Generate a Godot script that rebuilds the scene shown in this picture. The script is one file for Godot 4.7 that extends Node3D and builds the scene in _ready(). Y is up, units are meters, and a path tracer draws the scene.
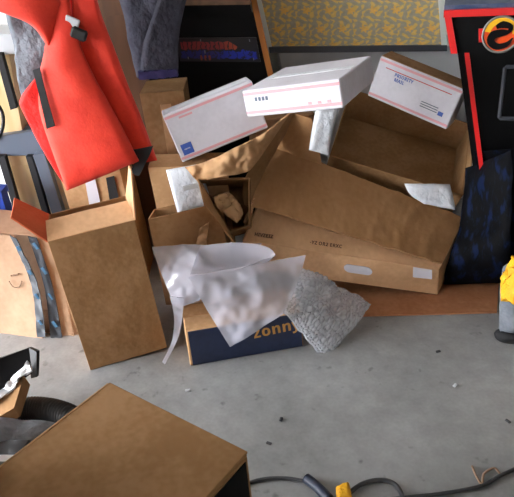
extends Node3D

var used := {}
var M := {}
var rng := RandomNumberGenerator.new()
var nz := FastNoiseLite.new()

# ------------------------------------------------------------ scene graph
func numbered(n: String) -> String:
	if not used.has(n):
		used[n] = 0
		return n
	used[n] += 1
	return "%s_%03d" % [n, used[n]]

func thing(called: String, label: String, category: String, at := Vector3.ZERO, group := "") -> Node3D:
	var o := Node3D.new()
	o.name = numbered(called)
	add_child(o)
	o.position = at
	o.set_meta("label", label)
	o.set_meta("category", category)
	if group:
		o.set_meta("group", group)
	return o

func global_of(n: Node) -> Transform3D:
	var t := Transform3D.IDENTITY
	var k = n
	while k != self:
		t = k.transform * t
		k = k.get_parent()
	return t

# mesh given in world coordinates; kept at the parent's base
func part(called: String, mesh: Mesh, mat: Material, parent: Node, xf := Transform3D.IDENTITY) -> MeshInstance3D:
	var o := MeshInstance3D.new()
	o.name = called
	o.mesh = mesh
	o.material_override = mat
	parent.add_child(o, true)
	o.transform = global_of(parent).affine_inverse() * xf
	return o

func struct(called: String, mesh: Mesh, mat: Material, at: Vector3) -> MeshInstance3D:
	var o := part(called, mesh, mat, self, Transform3D(Basis(), at))
	o.set_meta("kind", "structure")
	return o

# ------------------------------------------------------------ mesh helpers
func box(d: Vector3, b := 0.003) -> ArrayMesh:
	var st := SurfaceTool.new()
	st.begin(Mesh.PRIMITIVE_TRIANGLES)
	st.set_smooth_group(-1)
	var h := d / 2.0
	b = min(b, 0.45 * min(d.x, min(d.y, d.z)))
	var c := func(sx, sy, sz, ax) -> Vector3:
		var v := Vector3(sx * h.x, sy * h.y, sz * h.z)
		for k in 3:
			if k != ax:
				v[k] -= signf(v[k]) * b
		return v
	var quad := func(p: Array) -> void:
		var n: Vector3 = (p[1] - p[0]).cross(p[2] - p[0])
		var mid: Vector3 = (p[0] + p[1] + p[2] + p[3]) / 4.0
		var q := p
		if n.dot(mid) > 0:
			q = [p[3], p[2], p[1], p[0]]
		for i in [0, 1, 2, 0, 2, 3]:
			st.add_vertex(q[i])
	for ax in 3:
		var u: int = (ax + 1) % 3
		var w: int = (ax + 2) % 3
		for s in [-1, 1]:
			var pts := []
			for cc in [[-1, -1], [1, -1], [1, 1], [-1, 1]]:
				var sg := [0, 0, 0]
				sg[ax] = s; sg[u] = cc[0]; sg[w] = cc[1]
				pts.append(c.call(sg[0], sg[1], sg[2], ax))
			quad.call(pts)
		for s1 in [-1, 1]:
			for s2 in [-1, 1]:
				var sa := [0, 0, 0]
				var sb := [0, 0, 0]
				sa[ax] = -1; sa[u] = s1; sa[w] = s2
				sb[ax] = 1; sb[u] = s1; sb[w] = s2
				quad.call([c.call(sa[0], sa[1], sa[2], u), c.call(sb[0], sb[1], sb[2], u), c.call(sb[0], sb[1], sb[2], w), c.call(sa[0], sa[1], sa[2], w)])
	for sx in [-1, 1]:
		for sy in [-1, 1]:
			for sz in [-1, 1]:
				var p := [c.call(sx, sy, sz, 0), c.call(sx, sy, sz, 1), c.call(sx, sy, sz, 2)]
				var n2: Vector3 = (p[1] - p[0]).cross(p[2] - p[0])
				if n2.dot(p[0]) > 0:
					p = [p[0], p[2], p[1]]
				for v in p:
					st.add_vertex(v)
	st.generate_normals()
	return st.commit()

# eight corners: four of the front (ring) and four of the back (same order)
func hexa(f: Array, k: Array) -> ArrayMesh:
	var st := SurfaceTool.new()
	st.begin(Mesh.PRIMITIVE_TRIANGLES)
	st.set_smooth_group(-1)
	var mid := Vector3.ZERO
	for i in 4:
		mid += (f[i] + k[i]) / 8.0
	var faces := [[f[0], f[1], f[2], f[3]], [k[0], k[1], k[2], k[3]]]
	for i in 4:
		var j := (i + 1) % 4
		faces.append([f[i], f[j], k[j], k[i]])
	for q in faces:
		var p: Array = q
		var n: Vector3 = (p[2] - p[0]).cross(p[3] - p[1])
		var m: Vector3 = (p[0] + p[1] + p[2] + p[3]) / 4.0 - mid
		if n.dot(m) > 0:
			p = [p[3], p[2], p[1], p[0]]
		for i in [0, 1, 2, 0, 2, 3]:
			st.add_vertex(p[i])
	st.generate_normals()
	return st.commit()

func extrude(f: Array, off: Vector3) -> ArrayMesh:
	var k := []
	for p in f:
		k.append(p + off)
	return hexa(f, k)

# curved sheet fn(u,v) with thickness t (number or Callable)
func shell(fn: Callable, nu: int, nv: int, t) -> ArrayMesh:
	var g := []
	for j in nv + 1:
		for i in nu + 1:
			g.append(fn.call(float(i) / nu, float(j) / nv))
	var w := nu + 1
	var nrm := grid_normals(g, nu, nv)
	var top := []
	var bot := []
	for j in nv + 1:
		for i in nu + 1:
			var h: float = t if t is float else t.call(float(i) / nu, float(j) / nv)
			top.append(g[j * w + i] + nrm[j * w + i] * h * 0.5)
			bot.append(g[j * w + i] - nrm[j * w + i] * h * 0.5)
	var V := PackedVector3Array()
	var N := PackedVector3Array()
	var U := PackedVector2Array()
	var I := PackedInt32Array()
	for side in 2:
		var base := V.size()
		var src: Array = top if side == 0 else bot
		var nn := grid_normals(src, nu, nv)
		for k in src.size():
			V.append(src[k])
			N.append(nn[k] if side == 0 else -nn[k])
			U.append(Vector2(float(k % w) / nu, floorf(float(k) / w) / nv))
		for j in nv:
			for i in nu:
				var a := base + j * w + i
				if side == 0:
					I.append_array(PackedInt32Array([a, a + w + 1, a + 1, a, a + w, a + w + 1]))
				else:
					I.append_array(PackedInt32Array([a, a + 1, a + w + 1, a, a + w + 1, a + w]))
	var rim := []
	for i in nu:
		rim.append([i, i + 1])
	for j in nv:
		rim.append([j * w + nu, (j + 1) * w + nu])
	for i in nu:
		rim.append([nv * w + nu - i, nv * w + nu - i - 1])
	for j in nv:
		rim.append([(nv - j) * w, (nv - j - 1) * w])
	for e in rim:
		var p0: Vector3 = top[e[0]]
		var p1: Vector3 = top[e[1]]
		var p2: Vector3 = bot[e[1]]
		var p3: Vector3 = bot[e[0]]
		var n := (p1 - p0).cross(p0 - p3).normalized()
		if n.length() < 0.5:
			continue
		var b2 := V.size()
		for p in [p0, p1, p2, p3]:
			V.append(p)
			N.append(n)
			U.append(Vector2.ZERO)
		I.append_array(PackedInt32Array([b2, b2 + 1, b2 + 2, b2, b2 + 2, b2 + 3]))
	var arr := []
	arr.resize(Mesh.ARRAY_MAX)
	arr[Mesh.ARRAY_VERTEX] = V
	arr[Mesh.ARRAY_NORMAL] = N
	arr[Mesh.ARRAY_TEX_UV] = U
	arr[Mesh.ARRAY_INDEX] = I
	var m := ArrayMesh.new()
	m.add_surface_from_arrays(Mesh.PRIMITIVE_TRIANGLES, arr)
	return m

func grid_normals(g: Array, nu: int, nv: int) -> Array:
	var w := nu + 1
	var out := []
	var last := Vector3.UP
	for j in nv + 1:
		for i in nu + 1:
			var du: Vector3 = g[j * w + mini(i + 1, nu)] - g[j * w + maxi(i - 1, 0)]
			var dv: Vector3 = g[mini(j + 1, nv) * w + i] - g[maxi(j - 1, 0) * w + i]
			var n := du.cross(dv)
			if n.length() > 1e-12:
				last = n.normalized()
			out.append(last)
	return out

func spl(pts: Array, t: float) -> Vector3:
	var n := pts.size() - 1
	var x: float = clampf(t, 0, 1) * n
	var i: int = mini(int(x), n - 1)
	var f := x - i
	var p0: Vector3 = pts[maxi(i - 1, 0)]
	var p1: Vector3 = pts[i]
	var p2: Vector3 = pts[i + 1]
	var p3: Vector3 = pts[mini(i + 2, n)]
	return p1.cubic_interpolate(p2, p0, p3, f)

# surface between two polylines, with crumple amplitude amp (metres) at frequency fr
func loft(a: Array, b: Array, amp := 0.0, fr := 20.0, belly := 0.0) -> Callable:
	var mid: Vector3 = spl(a, 0.5).lerp(spl(b, 0.5), 0.5)
	var nn: Vector3 = (spl(b, 0.5) - spl(a, 0.5)).cross(spl(a, 1.0) - spl(a, 0.0)).normalized()
	if nn.z < 0:
		nn = -nn
	return func(u: float, v: float) -> Vector3:
		var p: Vector3 = spl(a, v).lerp(spl(b, v), u)
		var d := amp * nz.get_noise_3d(p.x * fr * 200, p.y * fr * 200, p.z * fr * 200) + belly * sin(PI * u) * sin(PI * v)
		return p + nn * d

func quadfn(q: Array, amp := 0.0, fr := 6.0, belly := 0.0) -> Callable:
	# q: a, b, c, d ring; u runs a->b, v runs a->d
	return loft([q[0], q[3]], [q[1], q[2]], amp, fr, belly)

func plate(q: Array, t := 0.005, amp := 0.0015, belly := 0.0) -> ArrayMesh:
	return shell(quadfn(q, amp, 0.5, belly), 8, 8, t)

func puff_h(t: float, e := 0.12) -> Callable:
	return func(u: float, v: float) -> float:
		var a: float = minf(minf(u, 1 - u), minf(v, 1 - v)) / e
		a = clampf(a, 0.02, 1.0)
		return t * sqrt(1.0 - (1.0 - a) * (1.0 - a))

func tube(pts: Array, r: float, seg := 60, sides := 10, ribs := 0, rib_amp := 0.0) -> ArrayMesh:
	var st := SurfaceTool.new()
	st.begin(Mesh.PRIMITIVE_TRIANGLES)
	var rings := []
	var up := Vector3(0.1, 1, 0.2).normalized()
	for i in seg + 1:
		var t := float(i) / seg
		var p := spl(pts, t)
		var d := (spl(pts, minf(t + 0.005, 1.0)) - spl(pts, maxf(t - 0.005, 0.0))).normalized()
		var x := d.cross(up).normalized()
		var y := x.cross(d).normalized()
		var rr := r
		if ribs > 0:
			rr += rib_amp * sin(TAU * ribs * t)
		var ring := []
		for k in sides:
			var a := TAU * k / sides
			ring.append(p + (x * cos(a) + y * sin(a)) * rr)
		rings.append(ring)
	for i in seg:
		for k in sides:
			var k2 := (k + 1) % sides
			for v in [rings[i][k], rings[i + 1][k2], rings[i + 1][k], rings[i][k], rings[i][k2], rings[i + 1][k2]]:
				st.add_vertex(v)
	for e in [0, seg]:
		for k in range(1, sides - 1):
			for v in [rings[e][0], rings[e][k], rings[e][k + 1]]:
				st.add_vertex(v)
	st.generate_normals()
	return st.commit()

# flat polygon (points in the plane of ax, ay around c) with thickness along n
func poly(c: Vector3, ax: Vector3, ay: Vector3, pts: PackedVector2Array, t: float) -> ArrayMesh:
	var st := SurfaceTool.new()
	st.begin(Mesh.PRIMITIVE_TRIANGLES)
	st.set_smooth_group(-1)
	var n := ax.cross(ay).normalized()
	var idx := Geometry2D.triangulate_polygon(pts)
	for i in idx:
		st.add_vertex(c + ax * pts[i].x + ay * pts[i].y + n * t)
	for i in pts.size():
		var p := pts[i]
		var q := pts[(i + 1) % pts.size()]
		var a := c + ax * p.x + ay * p.y
		var b := c + ax * q.x + ay * q.y
		for v in [a, b, b + n * t, a, b + n * t, a + n * t]:
			st.add_vertex(v)
	st.generate_normals()
	return st.commit()

func disc_pts(r: float, n := 28) -> PackedVector2Array:
	var o := PackedVector2Array()
	for i in n:
		o.append(Vector2(cos(TAU * i / n), sin(TAU * i / n)) * r)
	return o

func word(s: String, height: float, font_name: String, bold := true, italic := false) -> TextMesh:
	var f := SystemFont.new()
	f.font_names = PackedStringArray([font_name])
	f.font_weight = 700 if bold else 400
	f.font_italic = italic
	var m := TextMesh.new()
	m.text = s
	m.font = f
	m.font_size = 32
	m.pixel_size = height / 24.0
	m.depth = 0.001
	return m

func frame(at: Vector3, x: Vector3, n: Vector3) -> Transform3D:
	var z := n.normalized()
	var xx := (x - z * x.dot(z)).normalized()
	return Transform3D(Basis(xx, z.cross(xx), z), at)

func rv(v: Vector3) -> Basis:
	return Basis() if v.length() < 1e-6 else Basis(v.normalized(), v.length())

# ------------------------------------------------------------ materials
func noise_img(size: int, freq: float, sd: int, oct := 4) -> Image:
	var n := FastNoiseLite.new()
	n.seed = sd
	n.frequency = freq
	n.fractal_octaves = oct
	return n.get_seamless_image(size, size)

func tex(img: Image) -> ImageTexture:
	img.generate_mipmaps()
	return ImageTexture.create_from_image(img)

func two_tone(a: Color, b: Color, size: int, freq: float, sd: int, fine := 0.35) -> ImageTexture:
	var n1 := noise_img(size, freq, sd)
	var n2 := noise_img(size, freq * 9.0, sd + 7, 2)
	var o := Image.create(size, size, false, Image.FORMAT_RGB8)
	for y in size:
		for x in size:
			var t := n1.get_pixel(x, y).r * (1.0 - fine) + n2.get_pixel(x, y).r * fine
			o.set_pixel(x, y, a.lerp(b, smoothstep(0.25, 0.75, t)))
	return tex(o)

func mat(col: Color, rough := 0.8, metal := 0.0) -> StandardMaterial3D:
	var m := StandardMaterial3D.new()
	m.albedo_color = col
	m.roughness = rough
	m.metallic = metal
	return m

func tmat(t: Texture2D, scale: float, rough := 0.85, nt: Texture2D = null, ns := 0.4) -> StandardMaterial3D:
	var m := StandardMaterial3D.new()
	m.albedo_texture = t
	m.uv1_triplanar = true
	m.uv1_scale = Vector3.ONE * scale
	m.roughness = rough
	if nt:
		m.normal_enabled = true
		m.normal_texture = nt
		m.normal_scale = ns
	return m

func nmap(size: int, freq: float, sd: int, strength := 4.0) -> ImageTexture:
	var i := noise_img(size, freq, sd)
	i.bump_map_to_normal_map(strength)
	return tex(i)

func kraft(c: Color, sd: int, nt: Texture2D) -> StandardMaterial3D:
	var m := tmat(two_tone(c.darkened(0.07), c.lightened(0.05), 256, 0.012, sd), 1.6, 0.9, nt, 0.25)
	m.metallic_specular = 0.15
	return m

func make_materials() -> void:
	var bump := nmap(256, 0.03, 3, 3.0)
	var cloth := nmap(256, 0.06, 5, 5.0)
	M.kraft = kraft(Color(0.66, 0.49, 0.33), 11, bump)
	M.kraft_light = kraft(Color(0.78, 0.61, 0.44), 12, bump)
	M.kraft_tan = kraft(Color(0.62, 0.47, 0.32), 13, bump)
	M.kraft_mid = kraft(Color(0.71, 0.58, 0.47), 33, bump)
	M.kraft_pale = kraft(Color(0.86, 0.68, 0.51), 19, bump)  # paler kraft for lit carton faces and torn edges; light put into colour
	M.kraft_deep = kraft(Color(0.58, 0.44, 0.30), 20, bump)  # deeper kraft; shade of the hollow and rear cartons put into its colour
	M.kraft_red = kraft(Color(0.68, 0.46, 0.32), 15, bump)
	M.kraft_grey = kraft(Color(0.62, 0.47, 0.34), 16, bump)
	M.kraft_vest_glow = kraft(Color(0.72, 0.36, 0.23), 18, bump)  # cardboard with the orange glow off the life vest put into its colour
	M.paper = kraft(Color(0.74, 0.58, 0.42), 17, bump)
	M.carton_white = tmat(two_tone(Color(0.80, 0.79, 0.82), Color(0.84, 0.83, 0.86), 128, 0.02, 21), 2.0, 0.55)
	M.poly_white = tmat(two_tone(Color(0.82, 0.84, 0.87), Color(0.90, 0.91, 0.93), 128, 0.02, 22), 3.0, 0.35, cloth, 0.5)
	M.pink = mat(Color(0.86, 0.62, 0.64), 0.55)
	M.red_print = mat(Color(0.80, 0.30, 0.32), 0.55)
	M.blue_print = mat(Color(0.24, 0.36, 0.68), 0.55)
	M.navy = tmat(two_tone(Color(0.10, 0.14, 0.24), Color(0.13, 0.17, 0.28), 128, 0.02, 23), 2.0, 0.5)
	M.gold_print = mat(Color(0.72, 0.52, 0.26), 0.6)
	M.orange = tmat(two_tone(Color(0.86, 0.18, 0.09), Color(0.90, 0.22, 0.12), 128, 0.02, 24), 4.0, 0.7, cloth, 0.12)
	M.orange.rim_enabled = true
	M.orange.rim = 0.2
	M.deep_red = tmat(two_tone(Color(0.80, 0.09, 0.05), Color(0.86, 0.12, 0.07), 128, 0.02, 25), 4.0, 0.75, cloth, 0.35)
	M.black_web = mat(Color(0.09, 0.09, 0.10), 0.75)
	M.black = mat(Color(0.025, 0.025, 0.03), 0.5)
	M.black_gloss = mat(Color(0.02, 0.02, 0.024), 0.3)
	M.black_rubber = mat(Color(0.05, 0.05, 0.055), 0.5)
	M.grey_plastic = mat(Color(0.36, 0.40, 0.46), 0.45)
	M.dark_grey = mat(Color(0.22, 0.23, 0.26), 0.6)
	M.slate_cloth = tmat(two_tone(Color(0.19, 0.19, 0.24), Color(0.25, 0.25, 0.30), 128, 0.02, 26), 3.0, 0.9, cloth, 0.7)
	M.violet_cloth = tmat(two_tone(Color(0.16, 0.14, 0.32), Color(0.20, 0.18, 0.38), 128, 0.03, 27), 3.0, 0.9)
	M.grey_cloth = tmat(two_tone(Color(0.38, 0.40, 0.43), Color(0.47, 0.49, 0.52), 128, 0.02, 28), 3.0, 0.9, cloth, 0.7)
	M.red_trim = mat(Color(0.78, 0.10, 0.10), 0.35)
	M.white_trim = mat(Color(0.80, 0.82, 0.80), 0.4)
	M.grey_panel = tmat(two_tone(Color(0.74, 0.75, 0.77), Color(0.80, 0.81, 0.82), 128, 0.01, 29), 1.0, 0.5)
	M.deck_blue = tmat(two_tone(Color(0.16, 0.22, 0.36), Color(0.34, 0.36, 0.44), 128, 0.03, 30), 3.0, 0.35)
	M.yellow = tmat(two_tone(Color(0.88, 0.62, 0.04), Color(0.95, 0.72, 0.08), 128, 0.02, 31), 4.0, 0.7, cloth, 0.6)
	M.emblem_yellow = mat(Color(0.92, 0.70, 0.10), 0.4)
	M.emblem_orange = mat(Color(0.90, 0.30, 0.07), 0.4)
	M.silver = mat(Color(0.72, 0.72, 0.72), 0.3, 0.6)
	M.ring_grey = mat(Color(0.50, 0.50, 0.48), 0.4, 0.3)
	M.plywood = tmat(wood_tex(Color(0.88, 0.76, 0.57), Color(0.82, 0.69, 0.49), 41), 2.0, 0.6)
	M.wood_orange = tmat(wood_tex(Color(0.70, 0.44, 0.18), Color(0.60, 0.36, 0.14), 42), 2.0, 0.6)
	M.wood_brown = tmat(wood_tex(Color(0.38, 0.26, 0.17), Color(0.30, 0.20, 0.13), 43), 2.0, 0.7)
	M.blue_plastic = mat(Color(0.10, 0.24, 0.62), 0.45)
	M.cyan_tape = mat(Color(0.30, 0.58, 0.70), 0.5)
	M.tape_dark = mat(Color(0.19, 0.21, 0.24), 0.45)
	M.tape_blue = mat(Color(0.26, 0.44, 0.58), 0.45)
	M.smile_print = mat(Color(0.58, 0.47, 0.38), 0.8)
	M.brown_print = mat(Color(0.36, 0.24, 0.15), 0.8)
	M.cable_grey = mat(Color(0.20, 0.20, 0.21), 0.5)
	M.plug_blue = mat(Color(0.16, 0.19, 0.26), 0.5)
	for k in [M.black, M.black_gloss]:
		k.metallic_specular = 0.25
	M.gold_fabric = damask()
	M.marquee = marquee()
	M.art = cabinet_art()
	M.film = mat(Color(0.88, 0.88, 0.93, 0.36), 0.18)
	M.film.transparency = BaseMaterial3D.TRANSPARENCY_ALPHA
	M.bubble = mat(Color(0.84, 0.85, 0.88, 0.42), 0.1)
	M.bubble.transparency = BaseMaterial3D.TRANSPARENCY_ALPHA
	M.wall = tmat(two_tone(Color(0.84, 0.83, 0.81), Color(0.88, 0.87, 0.85), 256, 0.01, 51), 0.7, 0.9)
	M.concrete = concrete()
	M.drive = tmat(two_tone(Color(0.52, 0.52, 0.51), Color(0.60, 0.60, 0.58), 256, 0.01, 52), 0.4, 0.9)

func wood_tex(a: Color, b: Color, sd: int) -> ImageTexture:
	var n := FastNoiseLite.new()
	n.seed = sd
	n.frequency = 0.02
	var o := Image.create(128, 256, false, Image.FORMAT_RGB8)
	for y in 256:
		for x in 128:
			var t := 0.5 + 0.5 * sin(x * 0.35 + 6.0 * n.get_noise_2d(x, y * 0.12))
			o.set_pixel(x, y, a.lerp(b, t * 0.8))
	return tex(o)

func damask() -> StandardMaterial3D:
	var n := noise_img(512, 0.06, 61)
	var o := Image.create(512, 256, false, Image.FORMAT_RGB8)
	var g := Color(0.66, 0.63, 0.55)
	var y1 := Color(0.90, 0.75, 0.42)
	var y2 := Color(0.96, 0.73, 0.34)
	for y in 256:
		for x in 512:
			var px := fposmod(x, 64.0) / 64.0 - 0.5
			var row := int(y / 64.0)
			if row % 2 == 1:
				px = fposmod(px + 1.0, 1.0) - 0.5
			var py := fposmod(y, 64.0) / 64.0 - 0.5
			var w := n.get_pixel(x, y % 512).r
			var r := Vector2(px, py * 0.9).length()
			var leaf := sin(px * TAU * 2.0 + 2.2 * sin(py * TAU)) * cos(py * TAU * 1.5 + px * 4.0)
			var t := smoothstep(-0.1, 0.5, leaf + (w - 0.5) * 1.6)
			var c := g.lerp(y1, t)
			if r < 0.17 + 0.05 * sin(atan2(py, px) * 6.0):
				c = c.lerp(y2, 0.8)
			o.set_pixel(x, y, c.darkened(0.12 * w))
	var m := StandardMaterial3D.new()
	m.albedo_texture = tex(o)
	m.roughness = 0.85
	m.uv1_scale = Vector3(1, 1, 1)
	return m

func marquee() -> StandardMaterial3D:
	var o := Image.create(384, 128, false, Image.FORMAT_RGB8)
	o.fill(Color(0.05, 0.045, 0.055))
	var n := noise_img(512, 0.03, 71)
	for y in 128:
		for x in 384:
			var w := n.get_pixel(x, y).r - 0.5
			var c := o.get_pixel(x, y)
			# upper row: red lettering strokes, running to an orange tip
			if y > 26 + w * 10 and y < 62 + w * 14 and x > 14 and x < 290 - absf(y - 52) * 1.5:
				var stroke := fposmod(x + w * 14, 22.0)
				if stroke > 4.0:
					c = Color(0.50, 0.12, 0.13).lerp(Color(0.66, 0.26, 0.12), smoothstep(190, 280, x))
			# lower row: blue lettering
			if y > 68 + w * 26 and y < 104 + w * 22 and x > 8 + w * 30 and x < 372:
				var s2 := fposmod(x + w * 40, 34.0)
				if s2 > 5.0:
					c = Color(0.06, 0.10, 0.40).lerp(Color(0.09, 0.16, 0.58), smoothstep(150, 260, x))
			if y > 88 and y < 118 and x > 100 and x < 160 and fposmod(x, 20.0) < 9.0 + w * 10:
				c = Color(0.50, 0.20, 0.10)
			o.set_pixel(x, y, c)
	for s in [[112, 10], [348, 14], [124, 66], [350, 100], [40, 96]]:
		o.fill_rect(Rect2i(s[0], s[1], 5, 14), Color(0.42, 0.42, 0.46))
	var m := StandardMaterial3D.new()
	m.albedo_texture = tex(o)
	m.roughness = 0.35
	return m

func cabinet_art() -> StandardMaterial3D:
	var n1 := noise_img(256, 0.02, 81)
	var n2 := noise_img(256, 0.05, 82)
	var o := Image.create(256, 256, false, Image.FORMAT_RGB8)
	for y in 256:
		for x in 256:
			var c := Color(0.022, 0.022, 0.032)
			c = c.lerp(Color(0.04, 0.09, 0.20), smoothstep(0.52, 0.8, n1.get_pixel(x, y).r))
			c = c.lerp(Color(0.05, 0.10, 0.18), 0.5 * smoothstep(0.6, 0.9, n2.get_pixel(x, y).r))
			o.set_pixel(x, y, c)
	var m := StandardMaterial3D.new()
	m.albedo_texture = tex(o)
	m.roughness = 0.7
	m.metallic_specular = 0.2
	return m

func concrete() -> StandardMaterial3D:
	var s := 1024
	var a := noise_img(s, 0.004, 91)
	var b := noise_img(s, 0.03, 92)
	var c := noise_img(s, 0.16, 93, 2)
	var o := Image.create(s, s, false, Image.FORMAT_RGB8)
	var base := Color(0.55, 0.55, 0.545)
	for y in s:
		for x in s:
			var t := 0.5 * (a.get_pixel(x, y).r - 0.5) + 0.3 * (b.get_pixel(x, y).r - 0.5) + 0.16 * (c.get_pixel(x, y).r - 0.5)
			var q := 1.0 + 0.42 * t
			var d := b.get_pixel((x + 311) % s, (y + 97) % s).r
			if d > 0.79:
				q -= 0.35 * (d - 0.79) / 0.2
			o.set_pixel(x, y, Color(base.r * q, base.g * q, base.b * q))
	var m := StandardMaterial3D.new()
	m.albedo_texture = tex(o)
	m.uv1_triplanar = true
	m.uv1_world_triplanar = true
	m.uv1_scale = Vector3.ONE * 0.42
	m.roughness = 0.5
	m.normal_enabled = true
	m.normal_texture = nmap(512, 0.08, 94, 2.0)
	m.normal_scale = 0.12
	return m

# ------------------------------------------------------------ cartons
# open carton made of wall panels; open side: "top" or "front"; flaps [side, length, angle, inset]
func carton(called: String, label: String, c: Vector3, r: Vector3, d: Vector3, mt: Material, inner_closed: bool, flaps: Array, lid_mat: Material = null) -> Node3D:
	var b := rv(r)
	var low := 1e9
	for sx in [-1, 1]:
		for sy in [-1, 1]:
			for sz in [-1, 1]:
				low = minf(low, (c + b * (Vector3(sx, sy, sz) * d / 2)).y)
	var o := thing(called, label, "box", Vector3(c.x, low, c.z))
	var h := d / 2
	var t := 0.005
	var w := func(x, y, z) -> Vector3:
		return c + b * Vector3(x, y, z)
	if inner_closed:
		part("body", box(d, 0.004), mt, o, Transform3D(b, c))
	else:
		part("bottom_panel", box(Vector3(d.x, t, d.z), 0.001), mt, o, Transform3D(b, w.call(0, -h.y + t / 2, 0)))
		part("front_panel", box(Vector3(d.x, d.y, t), 0.001), mt, o, Transform3D(b, w.call(0, 0, h.z - t / 2)))
		part("back_panel", box(Vector3(d.x, d.y, t), 0.001), mt, o, Transform3D(b, w.call(0, 0, -h.z + t / 2)))
		for s in [-1, 1]:
			part("side_panel", box(Vector3(t, d.y, d.z - 2 * t), 0.001), mt, o, Transform3D(b, w.call(s * (h.x - t / 2), 0, 0)))
	for f in flaps:
		var a: float = deg_to_rad(f[2])
		var ins: float = f[3]
		var q := []
		var up := Vector3(0, sin(a), 0)
		match f[0]:
			"front":
				var dv: Vector3 = (Vector3(0, 0, -cos(a)) + up) * f[1]
				q = [Vector3(-h.x, h.y, h.z), Vector3(h.x, h.y, h.z), Vector3(h.x - ins, h.y, h.z) + dv, Vector3(-h.x + ins, h.y, h.z) + dv]
			"back":
				var dv: Vector3 = (Vector3(0, 0, cos(a)) + up) * f[1]
				q = [Vector3(-h.x, h.y, -h.z), Vector3(h.x, h.y, -h.z), Vector3(h.x - ins, h.y, -h.z) + dv, Vector3(-h.x + ins, h.y, -h.z) + dv]
			"left":
				var dv: Vector3 = (Vector3(cos(a), 0, 0) + up) * f[1]
				q = [Vector3(-h.x, h.y, h.z), Vector3(-h.x, h.y, -h.z), Vector3(-h.x, h.y, -h.z + ins) + dv, Vector3(-h.x, h.y, h.z - ins) + dv]
			"right":
				var dv: Vector3 = (Vector3(-cos(a), 0, 0) + up) * f[1]
				q = [Vector3(h.x, h.y, h.z), Vector3(h.x, h.y, -h.z), Vector3(h.x, h.y, -h.z + ins) + dv, Vector3(h.x, h.y, h.z - ins) + dv]
		var qq := []
		for p in q:
			qq.append(c + b * p)
		part("flap", plate(qq, 0.0045, 0.003), f[4] if f.size() > 4 else (lid_mat if lid_mat else mt), o)
	return o

func mailer(label: String, c: Vector3, r: Vector3, d: Vector3, marks: String) -> void:
	var b := rv(r)
	var h := d / 2
	var low := 1e9
	for sx in [-1, 1]:
		for sy in [-1, 1]:
			for sz in [-1, 1]:
				low = minf(low, (c + b * (Vector3(sx, sy, sz) * h)).y)
	var o := thing("mailing_box", label, "box", Vector3(c.x, low, c.z), "white mailing boxes on the pile")
	var body := part("body", box(d, 0.004), M.carton_white, o, Transform3D(b, c))
	var stripe := func(x, y, w, hh, m, nm) -> void:
		part(nm, box(Vector3(w, hh, 0.0012), 0.0003), m, body, Transform3D(b, c + b * Vector3(x, y, h.z + 0.0004)))
	stripe.call(0, h.y - 0.012, d.x - 0.004, 0.009, M.pink, "stripe")
	stripe.call(0, -h.y + 0.014, d.x - 0.004, 0.009, M.pink, "stripe")
	# closing flap lines along the top edge
	if marks != "letters":
		part("tape", box(Vector3(d.x * 0.92, 0.0012, 0.04), 0.0003), M.poly_white, body, Transform3D(b, c + b * Vector3(0, h.y + 0.0004, 0)))
	if marks == "emblem":
		stripe.call(-h.x + 0.036, -h.y + 0.042, 0.040, 0.040, M.blue_print, "emblem")
		stripe.call(-h.x + 0.036, -h.y + 0.042, 0.022, 0.005, M.carton_white, "emblem_bar")
		stripe.call(-h.x + 0.075, h.y - 0.026, 0.05, 0.007, M.pink, "print")
	elif marks == "flat":
		for k in 4:
			stripe.call(-h.x + 0.042 + 0.012 * k, h.y - 0.030, 0.008, 0.012, M.grey_plastic, "print")
		for k in 3:
			stripe.call(h.x - 0.10 + 0.03 * k, -h.y + 0.024, 0.012, 0.008, M.pink, "print")
	else:
		part("lettering", word("PRIORITY", 0.013, "Droid Sans"), M.blue_print, body, Transform3D(b, c + b * Vector3(-0.055, 0.036, h.z + 0.0008)))
		part("lettering", word("MAIL", 0.013, "Droid Sans"), M.blue_print, body, Transform3D(b, c + b * Vector3(-0.068, 0.018, h.z + 0.0008)))
		for k in 3:
			stripe.call(0.075, -0.018 - 0.009 * k, 0.07, 0.003, M.grey_plastic, "print")
		stripe.call(0.125, -0.035, 0.02, 0.016, M.blue_print, "stamp")
		part("top_panel", box(Vector3(d.x - 0.004, 0.002, d.z - 0.004), 0.0005), M.kraft_grey, o, Transform3D(b, c + b * Vector3(0, h.y + 0.001, 0)))
		stripe.call(0.0, 0.048, d.x * 0.8, 0.003, M.red_print, "rule")

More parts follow.
